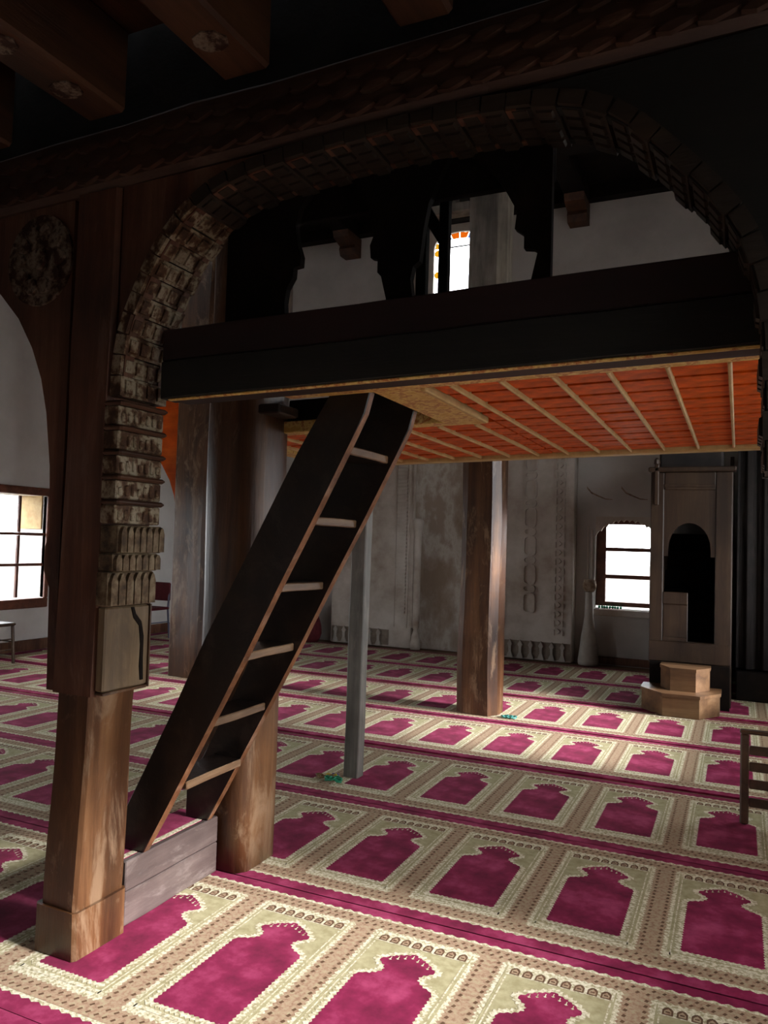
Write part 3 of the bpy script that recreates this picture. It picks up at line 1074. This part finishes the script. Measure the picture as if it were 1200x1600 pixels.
# thin post with diagonal brace on the gallery floor
PB = thing('braced_post', 'thin dark post with diagonal brace standing on gallery before the stained window', 'post', (1.19, -.5, 2.16))
bm = B(); box(bm, 1.175, 1.212, -.52, -.48, 2.155, 3.4, .004); obj('post', bm, 'black_wood', PB)
bm = B(); prism(bm, [(1.19, 2.6), (1.19, 2.68), (1.06, 2.9), (1.03, 2.86)], -.49, 'y', -.515); obj('brace', bm, 'black_wood', PB)
bm = B(); box(bm, 1.085, 1.125, -.52, -.48, 2.155, 3.4, .004); obj('post', bm, 'black_wood', PB)

# ================================================================== thin prop
bm = B()
rough_post(bm, -.072, .03, 1.27, 1.36, ZF, 1.985, .006, 31, (.015, 0), .004, 12)
tag(obj('square_prop', bm, 'grey_post'), 'thin grey square wooden prop under the gallery, tangle of threads at its foot', 'prop')

# tangle of coloured threads
TH = thing('thread_tangle', 'small tangle of green, yellow and violet threads beside the thin prop foot', 'threads', (-.08, 1.14, ZF))
for mname, cx, cy, r, n_ in (('thread_green', -.06, 1.12, .055, 3), ('thread_yellow', -.1, 1.17, .035, 2), ('thread_violet', -.085, 1.185, .022, 2), ('thread_brown', -.13, 1.14, .06, 2)):
    bm = B()
    for k in range(n_):
        pts = []
        for q in range(20):
            a = q / 20 * 2 * math.pi * 1.6
            rr = r * (.6 + .4 * math.sin(a * 2.3 + k))
            pts.append((cx + rr * math.cos(a + k) * 1.1, cy + rr * .5 * math.sin(a + k), ZF + .022 + .010 * math.sin(a * 3 + k * 2) + k * .004))
        tube(bm, pts, .005, 5)
    obj('thread_loop', bm, mname, TH, True)

# ================================================================== middle pillar (floor to roof)
MP = thing('tall_pillar', 'tall weathered pillar in the middle of the hall, rising past the gallery', 'pillar', (.11, 3.6, ZF))
bm = B()
secs = []
def mid_ring(z, s=1.0):
    ring = []
    for (a, b) in ((-.19, -.1), (-.13, -.15), (.1, -.16), (.165, -.08), (.18, .06), (.12, .15), (-.1, .16), (-.18, .08)):
        n = noise.noise_vector(Vector((a * 5, b * 5, z * 1.4 + 40)))
        ring.append((.105 + a * s + n.x * .016, 3.62 + b * s + n.y * .016, z))
    return ring
for k in range(12):
    z = ZF + k / 11 * (2.4 - ZF)
    secs.append(mid_ring(z, 1.04 - .03 * k / 11))
loft(bm, secs)
obj('shaft', bm, 'orange_log', MP)
bm = B()
loft(bm, [mid_ring(2.4 + k / 11 * 2.45, 1.01 - .03 * k / 11) for k in range(12)])
obj('upper_shaft', bm, 'weathered', MP)
bm = B()
loft(bm, [[(.105 + a * s, 3.62 + b * s, z) for a, b in ((-.18, -.15), (.16, -.16), (.17, .15), (-.17, .16))] for z, s in ((4.85, .92), (4.92, .8), (4.95, .88), (5.08, .88))])
obj('capital', bm, 'weathered', MP)
bm = B(); box(bm, XL + .01, XW - .01, 3.42, 3.82, 5.085, 5.4, .02); tag(obj('cross_beam', bm, 'black_wood'), 'black beam overhead carried by the tall middle pillar', 'beam')
# lintel between posts with finial, lit by the high window
LB = thing('tie_beam', 'pale weathered tie beam left of the tall pillar, under the black beam', 'beam', (-.5, 3.6, 4.66))
bm = B(); box(bm, -.85, -.09, 3.53, 3.68, 4.61, 4.7, .01); obj('bar', bm, 'weathered', LB)
bm = B(); lathe(bm, [(.055, 4.7), (.06, 4.715), (.03, 4.74), (.04, 4.78), (.055, 4.82), (.05, 4.88), (.04, 4.93), (.055, 4.96), (.055, 5.08)], -.255, 3.6, 10); obj('baluster', bm, 'weathered', LB)
bm = B(); box(bm, -.83, -.74, 3.55, 3.66, 4.701, 5.083, .01); obj('hanger', bm, 'black_wood', LB)
bm = B(); box(bm, -.85, -.09, 3.53, 3.68, 4.96, 5.02, .01); obj('bar', bm, 'old_wood_x', LB)

# ================================================================== P3 pillar far left
P3 = thing('glossy_pillar', 'dark polished pillar at far left seen between carved pillar and log pillar', 'pillar', (-3.2, 3.6, ZF))
bm = B(); rough_post(bm, -3.4, -2.95, 3.5, 3.85, ZF, 5.08, .04, 71, (0, 0), .012, 16); obj('shaft', bm, 'orange_log', P3)
bm = B()
prism(bm, [(-3.395, 1.75), (-3.43, 1.95), (-3.5, 2.12), (-3.62, 2.3), (-3.85, 2.48), (-4.2, 2.6), (-4.2, 3.1), (-3.395, 3.1)], 3.62, 'y', 3.56)
obj('bracket_board', bm, 'orange_paint', P3)
bm = B(); box(bm, -4.9, -2.9, 3.5, 3.8, 3.1, 3.4, .01); obj('bracket_beam', bm, 'old_wood_x', P3)

# ================================================================== MIHRAB
MI = thing('carved_niche', 'tall grey-beige carved plaster prayer niche with relief borders on the back wall', 'niche', (-1.5, 7.2, ZF))
YM = 7.06
HM = 4.3
x0, x1, n0, n1 = -3.32, .24, -2.02, -.95
bm = B(); box(bm, x0, n0, YM, YB - .002, ZF, HM, .012); LF = obj('left_panel', bm, 'carved', MI)
bm = B(); box(bm, n1, x1, YM, YB - .002, ZF, HM, .012); RF = obj('right_panel', bm, 'carved', MI)
bm = B(); box(bm, n0, n1, YM, YB - .002, 3.1, HM); obj('top_panel', bm, 'carved', MI)
# concave niche back
bm = B()
arc = [(n0 + .001, YM + .03)]
for k in range(11):
    t = math.pi * k / 10
    arc.append(((n0 + n1) / 2 - (n1 - n0) / 2 * .99 * math.cos(t), YM + .04 + .17 * math.sin(t)))
arc2 = [(a, min(b + .02, YB - .004)) for a, b in arc[1:]][::-1]
prism(bm, arc[1:] + arc2, 3.1, 'z', ZF)
obj('niche_back', bm, 'peeled', MI)
# colonnettes with urn bases
for xx in (n0 + .07, n1 - .07):
    bm = B()
    lathe(bm, [(.07, ZF), (.075, .08), (.055, .2), (.03, .28), (.05, .32), (.052, 1.6), (.06, 1.68), (.075, 1.72), (.08, 1.82), (.05, 1.86)], xx, YM - .005, 12)
    obj('colonnette', bm, 'carved', MI, True)
bm = B()
box(bm, n0 - .02, n0 + .02, YM - .02, YM + .0, .3, 3.1, .006); box(bm, n1 - .02, n1 + .02, YM - .02, YM + .0, .3, 3.1, .006)
obj('niche_rib', bm, 'carved', MI)
# dentil ladders
bm = B()
for xx, wd in ((-2.2, .075), (-2.95, .05)):
    for k in range(56):
        z = .5 + k * .055
        box(bm, xx - wd, xx + wd, YM - .026, YM + .001, z, z + .03)
box(bm, -2.11, -2.085, YM - .016, YM, .3, 3.1); box(bm, -2.3, -2.285, YM - .012, YM, .3, 3.1)
o = obj('dentil_band', bm, 'carved', LF); o['kind'] = 'stuff'
bm = B()
for k in range(52):
    z = .42 + k * .055
    box(bm, -.72, -.655, YM - .024, YM + .001, z, z + .028)
o = obj('dentil_band', bm, 'carved', RF); o['kind'] = 'stuff'
# guilloche chain of elongated links
for k in range(9):
    z = .62 + k * .38
    for (h, zz) in ((.27, z), (.1, z + .275)):
        bm = B()
        out, inn = [], []
        wdt = .085
        r = min(.05, h / 2.2)
        for (sx, sz, a0) in ((1, 1, 0), (-1, 1, 90), (-1, -1, 180), (1, -1, 270)):
            for q in range(3):
                a = math.radians(a0 + q * 45)
                out.append((-.335 + sx * (wdt - r) + r * math.cos(a), zz + h / 2 + sz * (h / 2 - r) + r * math.sin(a)))
        cxx, czz = -.335, zz + h / 2
        inn = [(cxx + (p[0] - cxx) * .78, czz + (p[1] - czz) * (1 - .038 / h)) for p in out]
        n = len(out)
        for i in range(n):
            j = (i + 1) % n
            prism(bm, [out[i], out[j], inn[j], inn[i]], YM - .028, 'y', YM + .001)
        obj('chain_link', bm, 'carved', RF)
# star meander border at the right edge
bm = B()
for k in range(26):
    z = .35 + k * .115
    for s in (-1, 1):
        box(bm, .06 + s * .055 - .012, .06 + s * .055 + .012, YM - .028, YM + .001, z, z + .075)
    prism(bm, [(.06, z + .02), (.095, z + .055), (.06, z + .09), (.025, z + .055)], YM - .034, 'y', YM + .001)
    box(bm, .0, .03, YM - .01, YM + .001, z + .085, z + .1); box(bm, .09, .12, YM - .01, YM + .001, z + .085, z + .1)
o = obj('star_border', bm, 'carved', RF); o['kind'] = 'stuff'
# arrowhead frieze along the foot
for (a, b, par) in ((x0 + .03, n0 - .35, LF), (-.92, x1 - .02, RF)):
    bm = B(); box(bm, a, b, YM - .006, YM + .001, .03, .25); obj('frieze_ground', bm, 'frieze', par)
    xx = a
    while xx + .1 < b:
        bm = B()
        pts = [(xx + .02, .02), (xx + .11, .02), (xx + .1, .05), (xx + .08, .1), (xx + .082, .17), (xx + .098, .2), (xx + .065, .26), (xx + .032, .2), (xx + .048, .17), (xx + .05, .1), (xx + .03, .05)]
        prism(bm, pts, YM - .035, 'y', YM + .001)
        obj('arrowhead', bm, 'stone', par)
        xx += .14

# ================================================================== stone candle stand
CS = thing('stone_pedestal', 'slender tapering stone pedestal with bulbous head left of the low window', 'pedestal', (.44, 7.12, ZF))
bm = B()
lathe(bm, [(.13, ZF), (.135, .05), (.12, .16), (.1, .35), (.072, .52), (.058, .62), (.052, .85), (.05, .94)], .45, 7.1, 12)
obj('stem', bm, 'stone', CS, True)
bm = B()
lathe(bm, [(.05, .941), (.075, .97), (.09, 1.0), (.088, 1.05), (.075, 1.075), (.075, 1.1), (.03, 1.105)], .45, 7.1, 12)
obj('head', bm, 'stain', CS, True)
# green beads on the sill
BD = thing('bead_string', 'string of small dark green beads lying on the low window sill', 'beads', (.62, 7.34, .72))
bm = B()
for k in range(9):
    bmesh.ops.create_icosphere(bm, subdivisions=1, radius=.02, matrix=Matrix.Translation((.54 + k * .034, 7.335 + .015 * math.sin(k * 1.7), .741)))
obj('bead', bm, 'thread_green', BD, True)['kind'] = 'stuff'

# teal scrap at the middle pillar
bm = B()
for k in range(3):
    pts = [(.36 + .035 * k + .03 * math.cos(a), 3.5 + .03 * math.sin(a), ZF + .01 + .005 * math.sin(2 * a)) for a in [q * .5 for q in range(13)]]
    tube(bm, pts, .007, 5)
tag(obj('thread_scrap', bm, 'thread_teal'), 'scrap of pale teal thread on carpet at the tall middle pillar foot', 'threads')

# ================================================================== MINBAR
MB = thing('wooden_pulpit', 'brown wooden pulpit with arched doorway, black hood and octagonal steps at right', 'pulpit', (1.78, 5.2, ZF))
yp = 4.92
# door frame
bm = B(); box(bm, 1.405, 1.53, yp, yp + .12, .4, 2.28, .008); obj('jamb', bm, 'minbar_wood', MB)
bm = B(); box(bm, 2.0, 2.15, yp, yp + .12, .4, 2.28, .008); obj('jamb', bm, 'minbar_wood', MB)
bm = B(); box(bm, 1.44, 1.48, yp - .03, yp + .0, 1.95, 2.36, .006); lathe(bm, [(.03, 2.36), (.026, 2.4), (.01, 2.42)], 1.46, yp - .015, 8); obj('corner_post', bm, 'minbar_wood', MB)
bm = B()
pts = [(1.531, 2.1), (1.531, 1.45), (1.57, 1.45)]
for k in range(13):
    t = math.pi * (1 - k / 12)
    pts.append((1.765 + .195 * math.cos(t), 1.52 + .26 * math.sin(t)))
pts += [(1.96, 1.45), (1.999, 1.45), (1.999, 2.1)]
prism(bm, pts, yp + .07, 'y', yp + .01)
obj('arched_panel', bm, 'minbar_wood', MB)
bm = B(); box(bm, 1.531, 1.999, yp, yp + .1, 2.101, 2.28, .008); box(bm, 1.531, 1.999, yp - .012, yp + .005, 2.13, 2.16, .003); obj('lintel', bm, 'minbar_wood', MB)
bm = B(); box(bm, 1.38, 2.18, yp - .03, yp + .14, 2.281, 2.33, .01); obj('cornice', bm, 'minbar_wood', MB)
bm = B(); box(bm, 1.531, 1.76, yp + .02, yp + .05, .62, 1.02, .006)
box(bm, 1.531, 1.76, yp + .0, yp + .02, .98, 1.1, .006); box(bm, 1.531, 1.76, yp + .005, yp + .02, .62, .66, .004)
obj('gate', bm, 'minbar_wood', MB)
bm = B(); box(bm, 1.405, 2.15, yp - .01, yp + .12, .42, .62, .008); obj('threshold', bm, 'minbar_wood', MB)
# body running back to the wall with stairs and hood
for xa in (1.41, 2.11):
    bm = B()
    prism(bm, [(yp + .125, ZF), (7.2, ZF), (7.2, 2.6), (6.5, 2.6), (yp + .125, 1.2)], xa + .04, 'x', xa)
    obj('side_panel', bm, 'minbar_wood', MB)
for k in range(7):
    bm = B(); box(bm, 1.455, 2.105, yp + .14 + k * .27, yp + .14 + (k + 1) * .27 - .004, .3, .45 + k * .21, .004); obj('stair', bm, 'black_wood', MB)
bm = B(); box(bm, 1.455, 2.105, yp + .12, yp + .138, .05, .42); obj('stair', bm, 'black_wood', MB)
bm = B(); box(bm, 1.47, 2.06, yp + .13, yp + .75, 2.32, 2.55, .02); obj('hood', bm, 'black_cloth', MB)
bm = B()
for xx, yy in ((1.425, yp + .7), (2.11, yp + .7)):
    box(bm, xx, xx + .04, yy, yy + .05, 1.6, 2.35)
obj('hood_post', bm, 'minbar_wood', MB)
# steps
def oct_step(bm, x0, xa, xb, x1, y1, yf, yb, za, zb):
    pts = [(x0, y1), (xa, yf), (xb, yf), (x1, y1), (x1, yb), (x0, yb)]
    prism(bm, pts, zb - .03, 'z', za, 0)
    c = Vector((sum(p[0] for p in pts) / 6, sum(p[1] for p in pts) / 6))
    big = [tuple(c + (Vector(p) - c) * 1.035) for p in pts]
    prism(bm, big, zb, 'z', zb - .029, 1)


bm = B(); oct_step(bm, 1.38, 1.59, 1.9, 2.06, 4.6, 4.34, yp - .05, ZF, .21); obj('step', bm, ['step_wood', 'step_wood'], MB)
bm = B(); oct_step(bm, 1.54, 1.64, 1.86, 1.97, 4.7, 4.52, yp - .05, .211, .42); obj('step', bm, ['step_wood', 'step_wood'], MB)
bm = B(); box(bm, 1.42, 2.14, yp - .04, yp + .118, ZF, .418); obj('base', bm, 'black_wood', MB)

# dark curtain added in place of deep shade right of the pulpit
bm = B()
front, back = [], []
for q in range(97):
    x = 2.19 + q * (3.58 - 2.19) / 96
    yy = 5.62 + .035 * math.sin(q * .62) + .012 * math.sin(q * 1.7)
    front.append((x, yy)); back.append((x, yy + .012))
prism(bm, front + back[::-1], 3.2, 'z', .32)
CU = thing('deep_shade_curtain', 'added very dark curtain in folds, standing in for shade right of the wooden pulpit', 'curtain', (2.9, 5.62, ZF))
obj('cloth', bm, 'black_cloth', CU, True)
bm = B(); tube(bm, [(2.16, 5.63, 3.22), (XW - .002, 5.63, 3.22)], .015, 8); obj('rod', bm, 'black_wood', CU)
bm = B(); box(bm, 2.19, 3.58, 5.55, 5.9, ZF, .3, .01); tag(obj('deep_shade_bench', bm, 'black_wood'), 'added low black bench standing in for shade below the dark curtain', 'bench')  # bench added to fill the unlit area near the floor with black

# ================================================================== low rail at right edge
RL = thing('low_railing', 'low wooden railing with slats at the right edge of the carpets', 'railing', (2.5, 1.62, ZF))
bm = B(); box(bm, 2.225, 2.27, 1.6, 1.65, ZF, .5, .008); obj('post', bm, 'chair_wood', RL)
bm = B(); box(bm, 3.3, 3.345, 1.6, 1.65, ZF, .5, .008); obj('post', bm, 'chair_wood', RL)
bm = B(); box(bm, 2.222, 3.35, 1.595, 1.655, .501, .52, .006); obj('top_rail', bm, 'chair_wood', RL)
for z in (.1, .2, .295, .385):
    bm = B(); box(bm, 2.271, 3.299, 1.615, 1.635, z, z + .05, .004); obj('slat', bm, 'chair_wood', RL)


# ================================================================== CHAIRS
def chair(name, label, x, y, rz, seat_m, leg_m, kind, group=None):
    t = thing(name, label, 'chair', (0, 0, 0), group)
    s = .2
    bm = B(); box(bm, -s, s, -s, s, .43, .465, .012); obj('seat', bm, seat_m, t)
    for sx in (-1, 1):
        bm = B(); tube(bm, [(sx * .17, -.17, .43), (sx * .185, -.19, ZF)], .014 if kind == 'metal' else .018, 8); obj('leg', bm, leg_m, t)
        bm = B(); tube(bm, [(sx * .185, .23, ZF), (sx * .175, .19, .44), (sx * .17, .23, .8)], .014 if kind == 'metal' else .018, 8); obj('leg', bm, leg_m, t)
        bm = B(); tube(bm, [(sx * .178, -.17, .25), (sx * .178, .19, .25)], .009, 6); obj('stretcher', bm, leg_m, t)
    for z in (.16, .28):
        bm = B(); tube(bm, [(-.176, -.178, z), (.176, -.178, z)], .009, 6); obj('stretcher', bm, leg_m, t)
    bm = B(); box(bm, -.19, .19, .2, .235, .55, .82, .015); obj('backrest', bm, seat_m, t)
    t.location = (x, y, 0)
    t.rotation_euler = (0, 0, rz)
    return t


chair('wooden_chair', 'plain brown wooden chair under the timber window, cut by the photograph left edge', -5.5, 2.98, math.pi / 2, 'chair_wood', 'chair_wood', 'wood')
chair('padded_chair', 'dark red padded chair with grey legs against the left wall beyond the carved pillar', -5.6, 5.72, 0, 'seat_red', 'chair_metal', 'metal')
# cloth bundle in the corner beside the niche
bm = B()
secs = []
for k in range(11):
    z = ZF + .62 * k / 10
    r = .27 * (1 - .25 * (k / 10)) * math.sin(math.pi * (.18 + .8 * k / 10)) ** .45
    ring = []
    for q in range(20):
        a = 2 * math.pi * q / 20
        rr = r * (1 + .12 * noise.noise(Vector((math.cos(a) * 2, math.sin(a) * 2, z * 4))))
        ring.append((-3.66 + rr * math.cos(a), 6.9 + rr * .75 * math.sin(a), z))
    secs.append(ring)
loft(bm, secs)
tag(obj('cloth_bundle', bm, 'seat_red', None, True), 'dark maroon cloth bundle by the back wall, mostly hidden behind the ladder', 'bundle')
